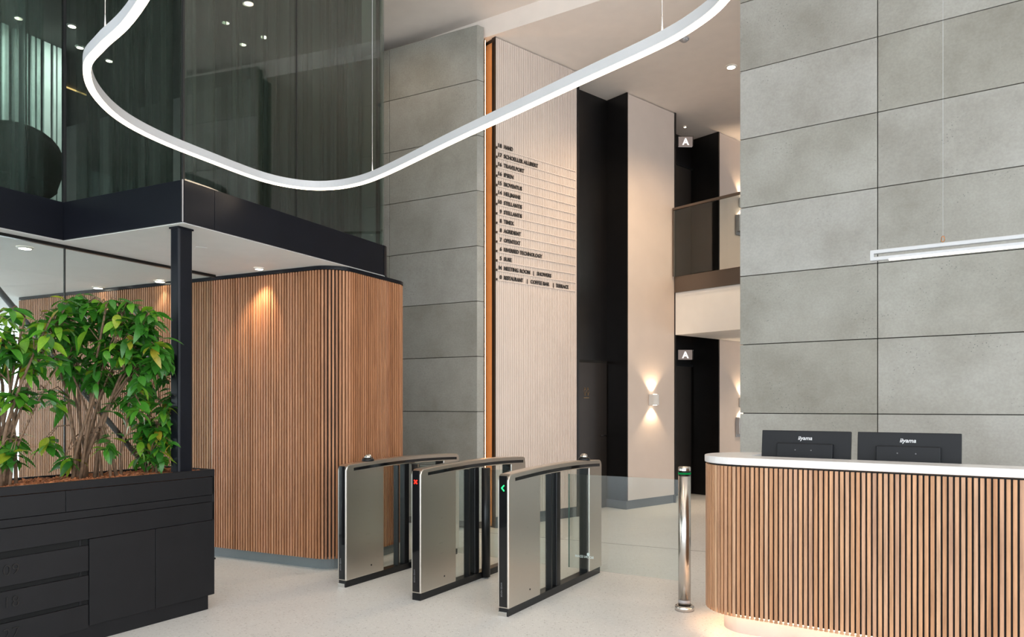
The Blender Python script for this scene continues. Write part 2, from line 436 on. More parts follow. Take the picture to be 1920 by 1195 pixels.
# ribbed directory panel
ribs = []
step = T1a/47
for i in range(47):
    a = i*step
    ribs += [wpt(a, 0), wpt(a+step*.72, 0), wpt(a+step*.74, .006), wpt(a+step*.98, .006)]
put('ribbed_panel', prism_m(ribs+[wpt(T1a, .03), wpt(0, .03)], .13, ZB-.012), M['cream'], wb)
put('core', prism_m([wpt(.004, .03), wpt(T1a-.004, .03), wpt(T1a-.004, .6), wpt(.004, .6)], 0.0, ZB), M['black'], wb)
put('end_panel', obox_m(wpt(-.008, .065), u, .010, w_, .4, .02, ZB-.05), M['bronzep'], wb)
put('edge_trim', obox_m(wpt(-.009, .003), u, .012, w_, .060, .02, ZB), M['black'], wb)
put('skirting', obox_m(wpt(.0, .008), u, T1a, w_, .02, 0, .125), M['skirt'], wb)
put('edge_trim', obox_m(wpt(T1a-.002, -.008), u, .035, w_, .05, 0, ZB), M['black'], wb)
# recess for the toilets
ND1, ND2 = .36, .50
put('niche_back', obox_m(wpt(T1a, ND1), u, T2a-T1a+.05, w_, .1, 2.03, ZB), M['black'], wb)
put('niche_side', obox_m(wpt(T2a-.004, .006), u, .02, w_, ND1, .11, ZB), M['black'], wb)
put('skirting', obox_m(wpt(T2a-.012, .0), u, .02, w_, ND1, 0, .11), M['skirt'], wb)
put('cream_panel', obox_m(wpt(T2a+.014, 0), u, T2b-T2a-.03, w_, .05, .12, ZB-.012), M['cream'], wb)
put('edge_trim', obox_m(wpt(T2a-.006, -.006), u, .02, w_, .05, 0.11, ZB), M['black'], wb)
put('edge_trim', obox_m(wpt(T2b-.016, -.008), u, .034, w_, .05, 0, ZB), M['black'], wb)
put('core', prism_m([wpt(T2a+.016, .05), wpt(T2b, .05), wpt(T2b, .6), wpt(T2a+.016, .6)], 0, ZB), M['black'], wb)
put('skirting', obox_m(wpt(T2a-.006, .008), u, T2b-T2a+.02, w_, .02, 0, .118), M['skirt'], wb)
put('niche_back', obox_m(wpt(T2b, ND2), u, T3a-T2b+.05, w_, .1, 0, ZB), M['black'], wb)
put('niche_side', obox_m(wpt(T3a-.02, 0), u, .03, w_, ND2, 0, ZB), M['black'], wb)
put('cream_panel', obox_m(wpt(T3a+.012, 0), u, 6, w_, .05, .0, ZB-.012), M['cream'], wb)
# toilet door
d1 = struct('door_1')
put('door_leaf', obox_m(wpt(T1a+.03, ND1-.012), u, T2a-T1a-.05, w_, .04, .01, 2.0, .003), plain('door_bronze', (.030, .024, .021), .3, .2), d1)
put('door_frame', obox_m(wpt(T1a+.02, ND1-.002), u, T2a-T1a, w_, .04, 0, 2.035), M['void'], d1)
hp = wpt(T2a-.10, ND1-.03)
h = put('door_handle', tube_m([v3(wpt(T2a-.08, ND1-.012), 1.0), v3(wpt(T2a-.08, ND1-.06), 1.0), v3(wpt(T2a-.2, ND1-.06), 1.0)], .009, 8), M['blackmetal'], d1)
def stick(parent, px, py, sk):
    k = .0105
    for i, dx in enumerate((-.03, .03)):
        pts = [(.0, 3.6), (.8, 3.2), (.7, 2.2)] if i else [(.0, 3.6), (.8, 3.2), (.7, 2.2)]
        c = wpt(px+dx, ND1-.016)
        head = [v3(c+u*(.010*math.cos(q)), py+.046+.010*math.sin(q)) for q in [i_*math.pi/5 for i_ in range(10)]]
        put('pictogram_outline', tube_m(head, .0018, 4, True), M['gold'], parent)
        if i: b = [(-.014, .032), (.014, .032), (.022, -.012), (.008, -.012), (.006, -.05), (-.006, -.05), (-.008, -.012), (-.022, -.012)]
        else: b = [(-.018, .032), (.018, .032), (.018, -.008), (.009, -.008), (.007, -.05), (-.007, -.05), (-.009, -.008), (-.018, -.008)]
        put('pictogram_outline', tube_m([v3(c+u*x, py+z) for x, z in b], .0018, 4, True), M['gold'], parent)
    put('pictogram_bar', obox_m(wpt(px-.05, ND1-.017), u, .10, w_, .003, py-.085, py-.079), M['gold'], parent)
pg = thing('toilet_pictogram', 'small gold outlined pair of figures on the dark toilet door', 'sign')
stick(pg, hit(1098, wpt(0, ND1), u), 1.60, 1)
# lift doors on two floors
for k, (zb, zt) in enumerate(((0, 2.03), (3.30, 5.18))):
    dr = struct('door_%d' % (k+2))
    dm = plain('lift_door_%d' % k, (.050, .042, .037), .32, .5)
    put('door_leaf', obox_m(wpt(T2b+.04, ND2-.02), u, .52, w_, .03, zb+.01, zt), dm, dr)
    put('door_leaf', obox_m(wpt(T2b+.566, ND2-.02), u, .50, w_, .03, zb+.01, zt), dm, dr)
    put('door_frame', obox_m(wpt(T2b+.0, ND2-.035), u, T3a-T2b, w_, .03, zt, zt+.04), M['blackmetal'], dr)

# hall mezzanine across the lift lobby
Q0 = wpt(T2b-.004, -.012); mdir = -w_
mz = struct('mezzanine_back')
put('beam', obox_m(Q0, mdir, 7, u, 6, 2.44, 3.05), M['white'], mz)
put('edge_plate', obox_m(Q0-u*.02, mdir, 7, u, 6, 3.052, 3.28), M['bronze'], mz)
bal = thing('balustrade', 'clear glass balustrade with slim bronze handrail on the upper lift lobby', 'balustrade', (Q0.x, Q0.y, 3.28))
qa = math.atan2(mdir.y, mdir.x)
for i in range(3):
    put('pane', box_m(.02+i*2.2, 2.2+i*2.2, -.06, -.05, 0, .96), M['glass'], bal, rz=qa)
put('handrail', box_m(-.0, 6.8, -.075, -.035, .955, .99, .004), M['bronze'], bal, rz=qa)
put('end_post', box_m(.0, .018, -.07, -.04, 0, .955), M['bronze'], bal, rz=qa)
# closing walls of the hall (plain, behind the stone wall)
wf = wpt(T3a+6, 0)
put('wall_hall', obox_m(wf, mdir, 11, u, .2, 0, ZB), M['cream'], kind='structure')

# floor expansion joint
ja, jb = at(1000, 1007, 0).to_2d(), at(1345, 1037, 0).to_2d()
jd = (jb-ja).normalized()
put('trim_1', obox_m(ja-jd*1.2, jd, 5.5, V2(-jd.y, jd.x), .006, 0, .0012), M['skirt'], kind='structure')

# directory: 15 rows of dark raised letters over slim rails
rows = [('18', [('HAND', 944, 961)]), ('17', [('SCHOELLER ALLIBERT', 944, 1008)]), ('16', [('TRAVELPORT', 944, 982)]), ('16', [('IPSEN', 944, 962)]),
        ('15', [('BIOVENTUS', 944, 978)]), ('14', [('HELJMANS', 944, 975)]), ('10', [('STELLANTIS', 944, 978)]), ('9', [('STELLANTIS', 944, 978)]),
        ('8', [('TIMEX', 944, 963)]), ('8', [('AGRIDIENT', 944, 976)]), ('7', [('OPENTEXT', 944, 975)]), ('6', [('RIVERBED TECHNOLOGY', 944, 1016)]),
        ('5', [('SUSE', 944, 959)]), ('M', [('MEETING ROOM', 944, 993), ('|', 999, 1000), ('SHOWERS', 1006, 1033)]),
        ('0', [('RESTAURANT', 944, 980), ('|', 987, 988), ('COFFEE BAR', 994, 1029), ('|', 1036, 1037), ('TERRACE', 1041.5, 1065)])]
ds = thing('directory_sign', 'tenant directory of dark letters on slim rails on the cream ribbed wall', 'sign')
zt, zbm = 4.385, 2.865
for i, (na, parts) in enumerate(rows):
    z = zt+(zbm-zt)*i/14
    put('rail', obox_m(wpt(.012, -.008), u, T1a-.045, w_, .008, z-.007, z+.007, .002), M['cream'], ds)
    put('rail_end', obox_m(wpt(.0, -.014), u, .012, w_, .014, z-.007, z+.018), M['text'], ds)
    o = put('number', text_m(na, .062, .003, .0016, 'RIGHT', spacing=1.05), M['text'], ds)
    orient(o, v3(wpt(.082, -.008), z+.016), v3(u, 0), (0, 0, 1))
    for (st, x0, x1) in parts:
        o = put('lettering', text_m(st, .062, .003, .0016, 'LEFT'), M['text'], ds)
        xs = [v.co.x for v in o.data.vertices]; t0, t1 = tw(x0), tw(x1)
        orient(o, v3(wpt(t0, -.008), z+.016), v3(u, 0), (0, 0, 1))
        if len(st) > 1: o.scale = ((t1-t0)/max(xs), 1, 1)

# projecting letter signs
for k, (px, py, lab) in enumerate(((1285.5, 265.5, 'upper lit square sign with white letter A beside the upper lift'),
                                   (1285, 665.5, 'lower lit sign with white letter A beside the ground floor lift'))):
    p = atY(px, py, 10.95)
    t = thing('letter_sign', lab, 'sign', p, math.radians(2), 'letter A lift signs')
    hw, hh = .105, .072
    put('body', box_m(-hw, hw, 0, .035, -hh, hh, .004), M['signface'], t)
    put('cover', box_m(-hw-.006, hw+.006, -.022, -.012, -hh-.006, hh+.006), M['acrylic'], t)
    o = put('letter', text_m('A', .135, .003, .004, 'CENTER'), M['signlit'], t); orient(o, (0, -.004, -.048), (1, 0, 0), (0, 0, 1))
    put('bracket', box_m(-hw-.03, -hw, .005, .03, -hh, hh), M['blackmetal'], t)

# wall sconces
def sconce(px, z, lab):
    tt = hit(px, P0, u); c = wpt(tt, 0)
    t = thing('wall_sconce', lab, 'lamp', (c.x, c.y, z), math.atan2(u.y, u.x), 'up and down wall sconces')
    pr = [(-.055, -.003), (-.055, -.075)]+[(.055*math.sin(q), -.075-.045*math.cos(q)) for q in [(-80+i*20)*math.pi/180 for i in range(9)]]+[(.055, -.075), (.055, -.003)]
    m = prism_m([V2(*p) for p in pr], -.075, .075)
    put('housing', m, M['white'], t)
    for s in (-1, 1):
        put('lens', cyl_m(.028, s*.0755, s*.078, 16, c=(0, -.065)), M['spotdisc'], t)
        spot('beam_light', t, (0, -.06, s*.085), (0, .18, s), 14, WARM, 100, .5, .02)
sconce(1221, 1.495, 'white sconce on the cream panel between toilets and lift')
sconce(1389, 1.46, 'ground floor sconce half hidden behind the stone wall edge')
sconce(1389, 4.67, 'upper sconce half hidden behind the stone wall edge above the handrail')
for z, lab in ((1.08, 'grey wall phone below the half hidden ground floor sconce'), (4.31, 'grey wall box below the half hidden upper sconce')):
    c = wpt(hit(1381, P0, u), 0)
    t = thing('wall_phone', lab, 'phone', (c.x, c.y, z), math.atan2(u.y, u.x), 'wall boxes by the lifts')
    put('back_plate', box_m(-.03, .12, -.02, -.002, -.17, .15, .004), M['phone'], t)
    put('front_cover', box_m(-.035, .11, -.075, -.02, -.12, .145, .008), M['phone'], t)
    put('screen', box_m(.0, .10, -.079, -.074, -.05, .12), M['gloss'], t)

# downlights
def downlight(p, lab, power, col=WARM, r=.045, group='recessed downlights', size=85, tgt=(0, 0, -1), disc='spotdisc'):
    t = thing('downlight', lab, 'downlight', p, 0, group)
    prof = [(r*.82, -.012), (r, -.006), (r*1.15, -.003), (r*1.18, -.0005)]
    put('trim_ring', lathe_m(prof, 20), M['white'], t)
    put('lens', cyl_m(r*.83, -.0125, -.009, 20), M[disc], t)
    if power: spot('beam_light', t, (0, 0, -.03), tgt, power, col, size, .8, r*.7)
    return t
downlight(at(1371, 125, ZB), 'bright downlight in the hall ceiling near the stone wall', 160, WARM, .06, size=130)
sd = thing('smoke_detector', 'small grey smoke detector on the ceiling under the ring light', 'detector', at(1283, 72, ZB))
put('base', cyl_m(.055, -.018, 0, 24), M['phone'], sd)
put('head', lathe_m([(.001, -.04), (.03, -.038), (.042, -.028), (.045, -.018)], 24), M['phone'], sd)
for k, (px_, py_, tg, pw) in enumerate(((.9, 6.3, (.14, 1.0, -1), 110), (2.6, 2.6, (0, 0, -1), 25), (-.6, 3.2, (0, 0, -1), 40), (1.0, 1.0, (0, 0, -1), 40))):  # unseen lamps added to brighten the hall and warm the upper stone
    downlight((px_, py_, ZA), 'added unseen ceiling downlight %s' % ['aimed into the lift hall', 'over the reception desk', 'in the middle of the lobby', 'near the street front'][k], pw, WARM, .06, 'added lobby downlights', 70 if k == 0 else 100, tg)
downlight(at(1245, 76, ZB), 'added hall downlight hidden straight behind the ring light', 150, WARM, .05, size=120)  # added lamp, kept out of sight behind the ring to brighten the hall
for k, (t_, s_) in enumerate(((5.2, -1.0), (5.6, -2.6))):
    p = wpt(t_, s_); downlight((p.x, p.y, 2.435), 'downlight under the hall mezzanine %s' % ['close to the lifts', 'behind the stone wall'][k], 40, WARM, .05, size=125)
p = wpt(T2b+.55, .22); downlight((p.x, p.y, ZB), 'small downlight in the recess over the upper lift doors', 10, WARM, .018)
x_, y_ = (pP+dP*.9-nP*1.3); downlight((x_, y_, ZA), 'added unseen ceiling downlight in front of the stone pier', 22, WARM, .045, 'added lobby downlights', 110, (nP.x*.7, nP.y*.7, -1))  # added lamp out of view, warms the top of the pier
p = wpt(5.6, -1.6); downlight((p.x, p.y, ZB), 'added hall downlight hidden behind the stone wall over the upper lift lobby', 140, WARM, .05, size=135)  # extra lamp added out of sight to lift the dark hall

# ------------------------------------------------------------------ left block: timber wall, soffit, fascia, glass
ZS, ZF = 2.62, 2.90
a = yaw(26.0); b = V2(-a.y, a.x)
K = at(343, 418, ZS).to_2d()
fa = V2(a.y, -a.x)      # outward from right face (to the right / front)
def kp(s_, t_): return K+a*s_+b*t_
EL = 2.20; RR = .13; NB = hit(120, K, b)
arc = [kp(EL, 0)+b*RR+fa*RR*math.cos(q)+a*RR*math.sin(q) for q in [i*math.pi/2/8 for i in range(9)]]
poly = [kp(0, 0)]+arc+[kp(EL+RR, 1.45), kp(3.7, 1.45), kp(3.7, 8.5), kp(-9, 8.5), kp(-9, NB), kp(0, NB)]
put('mezzanine_slab', prism_m(poly, ZS, ZF-.02), M['soffit'], kind='structure')
fas = struct('trim_2')
def fpanel(p, d, L, out): put('fascia_panel', obox_m(p, d, L, out, .014, ZS+.004, ZF, .001, seg=1), M['fascia'], fas)
jx = hit(400, K, a)
fpanel(kp(.0, 0), a, jx-.002, fa); fpanel(kp(jx+.002, 0), a, EL-jx-.004, fa)
put('fascia_panel', sweep_m([p for p in arc], [(-.002, ZS+.004), (-.002, ZF), (-.016, ZF), (-.016, ZS+.004)], False), M['fascia'], fas)
fpanel(kp(0, .002)+fa*0, b, NB+.012, -a); fpanel(kp(0, NB)-a*.016, -a, 6, fa*1.0)
put('corner_bead', obox_m(kp(-.016, -.016), a, .006, b, .006, ZS+.004, ZF+.001), M['phone'], fas)
# upper glass room
ZG = ZA-.01
win = struct('window_1')
gi = .012
def pane(p, d, L, out, z0=ZF, z1=ZG, mt='glassup', par=None, th=.012):
    return put('pane', obox_m(p, d, L, out, th, z0, z1), M[mt], par or win)
j1, j2 = hit(558, K, a), hit(715, K, a)
o_ = -fa*.02
pane(kp(.015, 0)+o_, a, j1-.022, fa); pane(kp(j1+.004, 0)+o_, a, j2-j1-.008, fa)
inner = [q+o_*.6 for q in arc]
put('pane', sweep_m([kp(j2+.004, 0)+o_*.6]+inner, [(0, ZF), (0, ZG), (.014, ZG), (.014, ZF)], False), M['glassup'], win)
pane(kp(0, .016)+a*.02, b, NB-.02, -a); pane(kp(-.02, NB)+V2(0, 0), -a, 2.6, fa); pane(kp(-2.63, NB), -a, 2.6, fa)
pane(kp(EL+RR-.012, .14), b, 1.28, -a)
put('corner_joint', obox_m(kp(.004, .004), a, .014, b, .014, ZF, ZG), M['silicone'], win)
put('pane_joint', obox_m(kp(j1-.004, 0)+o_, a, .008, fa, .0125, ZF, ZG), M['silicone'], win)
put('pane_joint', obox_m(kp(j2-.016, .03), a, .03, b, .02, ZF, ZG), M['silicone'], win)
put('corner_joint', obox_m(kp(-.01, NB-.01), a, .022, b, .022, ZF, ZG), M['silicone'], win)
# room behind the glass
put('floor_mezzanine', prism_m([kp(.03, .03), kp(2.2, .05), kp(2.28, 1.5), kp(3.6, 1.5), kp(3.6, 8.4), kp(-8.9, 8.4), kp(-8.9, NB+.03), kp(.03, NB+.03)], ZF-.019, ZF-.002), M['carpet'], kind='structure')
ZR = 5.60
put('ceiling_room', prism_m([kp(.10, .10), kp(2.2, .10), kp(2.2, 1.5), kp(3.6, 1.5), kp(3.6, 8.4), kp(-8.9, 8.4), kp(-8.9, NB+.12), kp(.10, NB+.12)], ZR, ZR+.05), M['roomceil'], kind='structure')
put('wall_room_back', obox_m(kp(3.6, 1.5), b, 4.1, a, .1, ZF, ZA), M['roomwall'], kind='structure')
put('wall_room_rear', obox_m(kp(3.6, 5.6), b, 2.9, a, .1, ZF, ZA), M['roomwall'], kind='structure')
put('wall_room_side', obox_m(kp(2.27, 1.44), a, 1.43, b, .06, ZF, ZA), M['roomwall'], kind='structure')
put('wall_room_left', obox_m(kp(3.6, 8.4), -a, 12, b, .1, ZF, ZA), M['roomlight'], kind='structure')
# curtains: one object per drop, pleated
def curtain(p, d, L, amp, wl, mt, lab, z0=ZF+.03, z1=ZR-.02):
    n = int(L/wl*8); nv = V2(-d.y, d.x); vs_, fs = [], []
    ph = 0
    for i in range(n+1):
        ph += 2*math.pi/8*(1+.5*math.sin(i*.37))
        off = amp*math.sin(ph)+amp*.4*math.sin(ph*.31+1)
        q = p+d*(L*i/n)+nv*off
        vs_ += [(q.x, q.y, z0), (q.x, q.y, z1)]
    fs = [(2*i, 2*i+2, 2*i+3, 2*i+1) for i in range(n)]
    m = mesh('curtain', vs_, fs, True)
    t = thing('curtain', lab, 'curtain', (0, 0, 0))
    o = put('fabric', m, M[mt], t)
    md = o.modifiers.new('thickness', 'SOLIDIFY'); md.thickness = .0015
    put('rail', obox_m(p, d, L, nv, .02, z1, z1+.02), M['blackmetal'], t)
curtain(kp(.22, .24), a, 1.95, .045, .13, 'curtain', 'sheer grey curtain along the long right glass face of the upper room')
curtain(kp(.24, .36), b, NB-.16, .045, .13, 'curtain', 'sheer grey curtain behind the short glass face above the steel column')
curtain(kp(-.06, NB+.20), -a, 3.2, .05, .15, 'curtain2', 'open sheer curtain behind the leftmost upper glass pane')
# armchairs upstairs
def armchair(p, rz, lab):
    t = thing('armchair', lab, 'armchair', (p.x, p.y, ZF), rz, 'armchairs in the upper room')
    sh, fs = [], []
    n, k = 18, 6
    for j in range(k+1):
        for i in range(n+1):
            q = math.radians(-120+240*i/n); c = max(0, math.cos(q))
            hgt = .42+.44*(.42+.58*c**.6)*j/k
            r = .30+.055*j/k
            sh.append((r*math.sin(q), -r*math.cos(q)*.95, hgt))
    for j in range(k):
        for i in range(n): fs.append((j*(n+1)+i, j*(n+1)+i+1, (j+1)*(n+1)+i+1, (j+1)*(n+1)+i))
    o = put('backrest', mesh('backrest', sh, fs, True), M['chair'], t)
    md = o.modifiers.new('thickness', 'SOLIDIFY'); md.thickness = .05
    put('seat', lathe_m([(.001, .36), (.26, .36), (.30, .40), (.29, .45), (.001, .47)], 24), M['chair'], t)
    for sx in (-1, 1):
        for sy in (-1, 1):
            put('leg', tube_m([(sx*.16, sy*.16, .36), (sx*.22, sy*.22, 0)], .012, 8), M['blackmetal'], t)
armchair(V2(-4.27, 6.35), math.radians(25), 'dark round backed armchair by the leftmost upper glass pane')
armchair(V2(-5.12, 6.6), math.radians(10), 'dark armchair cut by the left edge of the photo upstairs')
# upstairs lamps and light line
for i, (px, py, lab) in enumerate(((35, 33, 'upstairs ceiling downlight nearest the top left corner'), (135, 48, 'upstairs downlight above the short glass face'),
        (150, 88, 'upstairs downlight left of the ring light bend'), (205, 113, 'upstairs downlight inside the ring light bend'),
        (30, 189, 'upstairs downlight above the dark armchair'), (423, 41, 'upstairs downlight behind the long glass face'),
        (495, 68, 'upstairs downlight behind the long face near the pane joint'), (455, 82, 'upstairs downlight lowest behind the long glass face'))):
    p = at(px, py, ZR)
    downlight(p, lab, 10 if i in (1, 3, 4, 6) else 0, NEUT, .045, 'upstairs downlights')
rdv = thing('curtain_strips', 'pale vertical strips in place of a backlit curtain behind the armchairs upstairs', 'screen')  # pale strips stand in for a second curtain lit from behind
dl = kp(0, 4.45)
for x0, x1 in ((-62, -50), (-40, -30), (-18, -6), (4, 17), (25, 36), (42, 53), (59, 66), (69, 76), (83, 95), (100, 105), (108, 117)):
    t0, t1 = hit(x0, dl, a), hit(x1, dl, a)
    put('slat', obox_m(dl+a*t0, a, t1-t0, b, .03, ZF, ZR-.005), M['roomlight'], rdv)
put('low_board', obox_m(dl+a*hit(-62, dl, a)+b*.035, a, hit(117, dl, a)-hit(-62, dl, a), b, .02, ZF, ZF+1.25), M['roomlight'], rdv)
for t_, lab in ((1.9, 'added upstairs downlight washing the right end of the pale strips'), (.7, 'added upstairs downlight washing the left end of the pale strips')):
    p = kp(t_, 3.7); downlight((p.x, p.y, ZR), lab, 70, (.95, 1, .92), .045, 'upstairs downlights', 140, (b.x*.7, b.y*.7, -1))  # wash lamps added to brighten the pale strips
pa_, pb_ = at(121, 162, ZR-.02), at(212, 198, ZR-.02)
put('light_line', tube_m([pa_, pb_], .010, 6), emis('led_line', (1, .6, .22), 1.6), label='thin amber light line on the upstairs ceiling', cat='light')

# timber wall
CW = V2(-1.571, 6.278)+(-b)*.04+fa*.045    # sharp outer corner of the slats
Rw = .24; SL = .031
wl = struct('wall_left')
Lr = 1.16; LW = hit(36, CW, b)
def outline(off):
    """path of the slat fronts from far left, round the corner, to the back; off inward"""
    R = Rw-off
    c1 = CW-fa*Rw+a*Rw
    c2 = CW-fa*Rw+a*(Rw+Lr-2*Rw)
    pts = [CW+b*LW+a*off, CW+b*Rw+a*off]
    pts += [c1-a*R*math.cos(q)+fa*R*math.sin(q) for q in [i*math.pi/2/10 for i in range(1, 10)]]
    pts += [c1+fa*R, c2+fa*R]
    pts += [c2+fa*R*math.cos(q)+a*R*math.sin(q) for q in [i*math.pi/2/10 for i in range(1, 11)]]
    pts += [c2+a*R-fa*.6]
    return pts
def resample(pts, st):
    out, acc = [], 0.0
    pos = 0.0
    for i in range(len(pts)-1):
        d = pts[i+1]-pts[i]; L = d.length; dn = d.normalized()
        while pos <= acc+L:
            out.append((pts[i]+dn*(pos-acc), dn)); pos += st
        acc += L
    return out
SZ0, SZ1 = .095, 2.585
sl_m = bev(box_m(-.0088, .0088, 0, .024, 0, SZ1-SZ0), .0018, 1)
sl_m.name = 'slat'
for p, d in resample(outline(0), SL):
    put('slat', sl_m, M['oakd'], wl, (p.x, p.y, SZ0), math.atan2(d.y, d.x))
def closed_out(off): 
    o_ = outline(off); e = o_[-1]; s = o_[0]
    return o_+[s+a*.9]
put('backing', prism_m(closed_out(.022), .11, 2.61), M['slatback'], wl)
put('plinth', prism_m(closed_out(.055), 0, .115), M['plinth'], wl)
put('head_trim', prism_m(closed_out(-.004), 2.588, 2.618), M['fascia'], wl)

# lower glass partition
G0 = at(403, 516, ZS).to_2d()
w2 = struct('window_2')
def ga(px): return hit(px, G0, a)
g1 = ga(122); gl = [(-.03, g1+.004), (g1-.004, -3.2), (-3.208, -5.6)]
for s, e in gl:
    s, e = max(s, e), min(s, e)
    pane(G0+a*e, a, s-e, b, .012, ZS, 'glasslow', w2)
put('pane_joint', obox_m(G0+a*(g1-.004), a, .008, b, .014, .012, ZS), M['silicone'], w2)
put('head_track', obox_m(G0-a*6+fa*.012, a, 6, b, .036, ZS-.022, ZS), M['black'], w2)
put('floor_track', obox_m(G0-a*6+fa*.01, a, 6, b, .034, 0, .014), M['black'], w2)
# soffit downlights
downlight(at(486, 503, ZS), 'soffit downlight grazing the slatted timber wall', 30, WARM, .04, 'soffit downlights', 75, tgt=(-.12, .30, -1))
downlight(at(47, 464, ZS), 'soffit downlight at the far left behind the glass', 12, NEUT, .05, 'soffit downlights')
downlight(at(184, 539, ZS), 'soffit downlight above the tall plant behind the glass', 12, NEUT, .05, 'soffit downlights')
downlight(at(300, 527, ZS), 'soffit downlight faint behind the glass near the column', 12, NEUT, .05, 'soffit downlights')
hm = at(376, 466, ZS)
put('access_hatch', bev(box_m(-.04, .04, -.06, .06, -.003, -.0005), .0008, 1), M['soffit'], None, hm, math.radians(30), 'small flush white hatch in the soffit beside the steel column', 'hatch')

# raking steel bar behind the partition
bpl = G0+b*.16                      # runs in a plane just behind the partition
def on_bar(px, py):
    q = bpl+a*hit(px, bpl, a); return Vector((q.x, q.y, EYE+(HZ-py)/F*q.y))
r0, r1 = on_bar(-60, 475), on_bar(268, 868)
ta, tb_ = hit(-60, bpl, a), hit(268, bpl, a)
r1 = r0+(r1-r0)*min((-.08-ta)/(tb_-ta), (r0.z-.03)/(r0.z-r1.z))
put('tie_bar', tube_m([r0, r1], .022, 10), M['blackmetal'], label='slanted black steel bar behind the glass and plants', cat='bar')

# steel column
sc = thing('steel_column', 'dark steel box column rising out of the planter to the soffit', 'column', (*at(335, 423.5, ZS).to_2d(), 0), math.atan2(a.y, a.x))
put('shaft', box_m(0, .115, 0, .085, .93, ZS, .014, seg=3), M['fascia'], sc)
put('cap_plate', box_m(-.004, .119, -.004, .089, ZS-.012, ZS-.001), M['fascia'], sc)

# ------------------------------------------------------------------ planter with letter boxes
e1 = yaw(31.0); e2 = V2(-e1.y, e1.x)
PLo = V2(-2.072, 5.130)
pl = thing('planter_cabinet', 'long black planter cabinet with numbered letter boxes', 'planter', (PLo.x, PLo.y, 0), math.atan2(-e1.y, -e1.x))
# local x runs from the right end towards the left of the photo, local -y is ... front is +y side
PLL, PLD = 2.6, .52
def pbox(name, x0, x1, y0, y1, z0, z1, mt='planter', bv=.0015, par=None): return put(name, box_m(x0, x1, y0, y1, z0, z1, bv, seg=1), M[mt], par or pl)
# local y>0 points to the front (towards camera/right) when x axis = -e1 ; check sign below
fy = 1 if V2(e1.y, -e1.x).dot(V2(-e1.y*-1, e1.x*-1)) > 0 else -1
def fr(d0, d1): return (-d1, -d0)      # depth from the front face -> local y range
ys = fr(.03, PLD-.03); pbox('plinth', .03, PLL, *ys, 0, .104)
ys = fr(.02, PLD); pbox('carcass', .006, PLL, *ys, .106, .90, 'void')
pbox('end_panel', 0, .018, *fr(.002, PLD), .104, .974)
pbox('rim', .0, PLL, *fr(0, .022), .926, .974); pbox('rim', .0, PLL, *fr(PLD-.02, PLD), .926, .974); pbox('rim', 0, .02, *fr(.02, PLD-.02), .926, .9739)
pbox('panel', .001, 1.0, *fr(.002, .02), .799, .9225); pbox('panel', 1.003, PLL, *fr(.002, .02), .799, .9225)
pbox('band', .001, PLL, *fr(.004, .02), .751, .796)
pbox('panel', .001, PLL, *fr(.002, .02), .623, .748)
pbox('door', .003, .440, *fr(0, .02), .104, .620); pbox('door', .444, .866, *fr(0, .02), .104, .620)
zz = [(.434, .585, '09'), (.260, .406, '18'), (.089, .233, '27')]
for col, (x0, x1) in enumerate(((.872, 1.715), (1.722, 2.55))):
    for r, (z0, z1, num) in enumerate(zz):
        d = pbox('letter_flap', x0, x1, *fr(0, .018), z0, z1)
        tabx = x0+.035
        pbox('tab', tabx, tabx+.012, *fr(.012, .02), z1, z1+.034)
        if col == 0:
            tm = text_m(num, .088, .0045, -.0012, 'CENTER')
            o = put('number', tm, M['gloss'], d); orient(o, ((x0+x1)/2, .0005, (z0+z1)/2-.018), (-1, 0, 0), (0, 0, 1))
put('soil', box_m(.02, PLL, -PLD+.02, -.022, .88, .945), M['soil'], pl)
chips_v, chips_f = [], []
rc = random.Random(3)
for i in range(2600):
    x, y = rc.uniform(.025, PLL-.05), rc.uniform(-PLD+.025, -.027)
    l, w2_, h2 = rc.uniform(.008, .022), rc.uniform(.005, .012), rc.uniform(.002, .006)
    M3 = Matrix.Rotation(rc.uniform(0, 6.28), 3, 'Z') @ Matrix.Rotation(rc.uniform(-.6, .6), 3, 'X') @ Matrix.Rotation(rc.uniform(-.6, .6), 3, 'Y')
    n0 = len(chips_v); c = Vector((x, y, .947+rc.uniform(0, .014)))
    for sx, sy, sz_ in ((-1, -1, -1), (1, -1, -1), (1, 1, -1), (-1, 1, -1), (-1, -1, 1), (1, -1, 1), (1, 1, 1), (-1, 1, 1)):
        chips_v.append(c+M3 @ Vector((sx*l, sy*w2_, sz_*h2)))
    chips_f += [tuple(n0+k for k in f) for f in ((3, 2, 1, 0), (4, 5, 6, 7), (0, 1, 5, 4), (1, 2, 6, 5), (2, 3, 7, 6), (3, 0, 4, 7))]
put('bark_mulch', mesh('bark_mulch', chips_v, chips_f), M['mulch'], pl, kind='stuff')

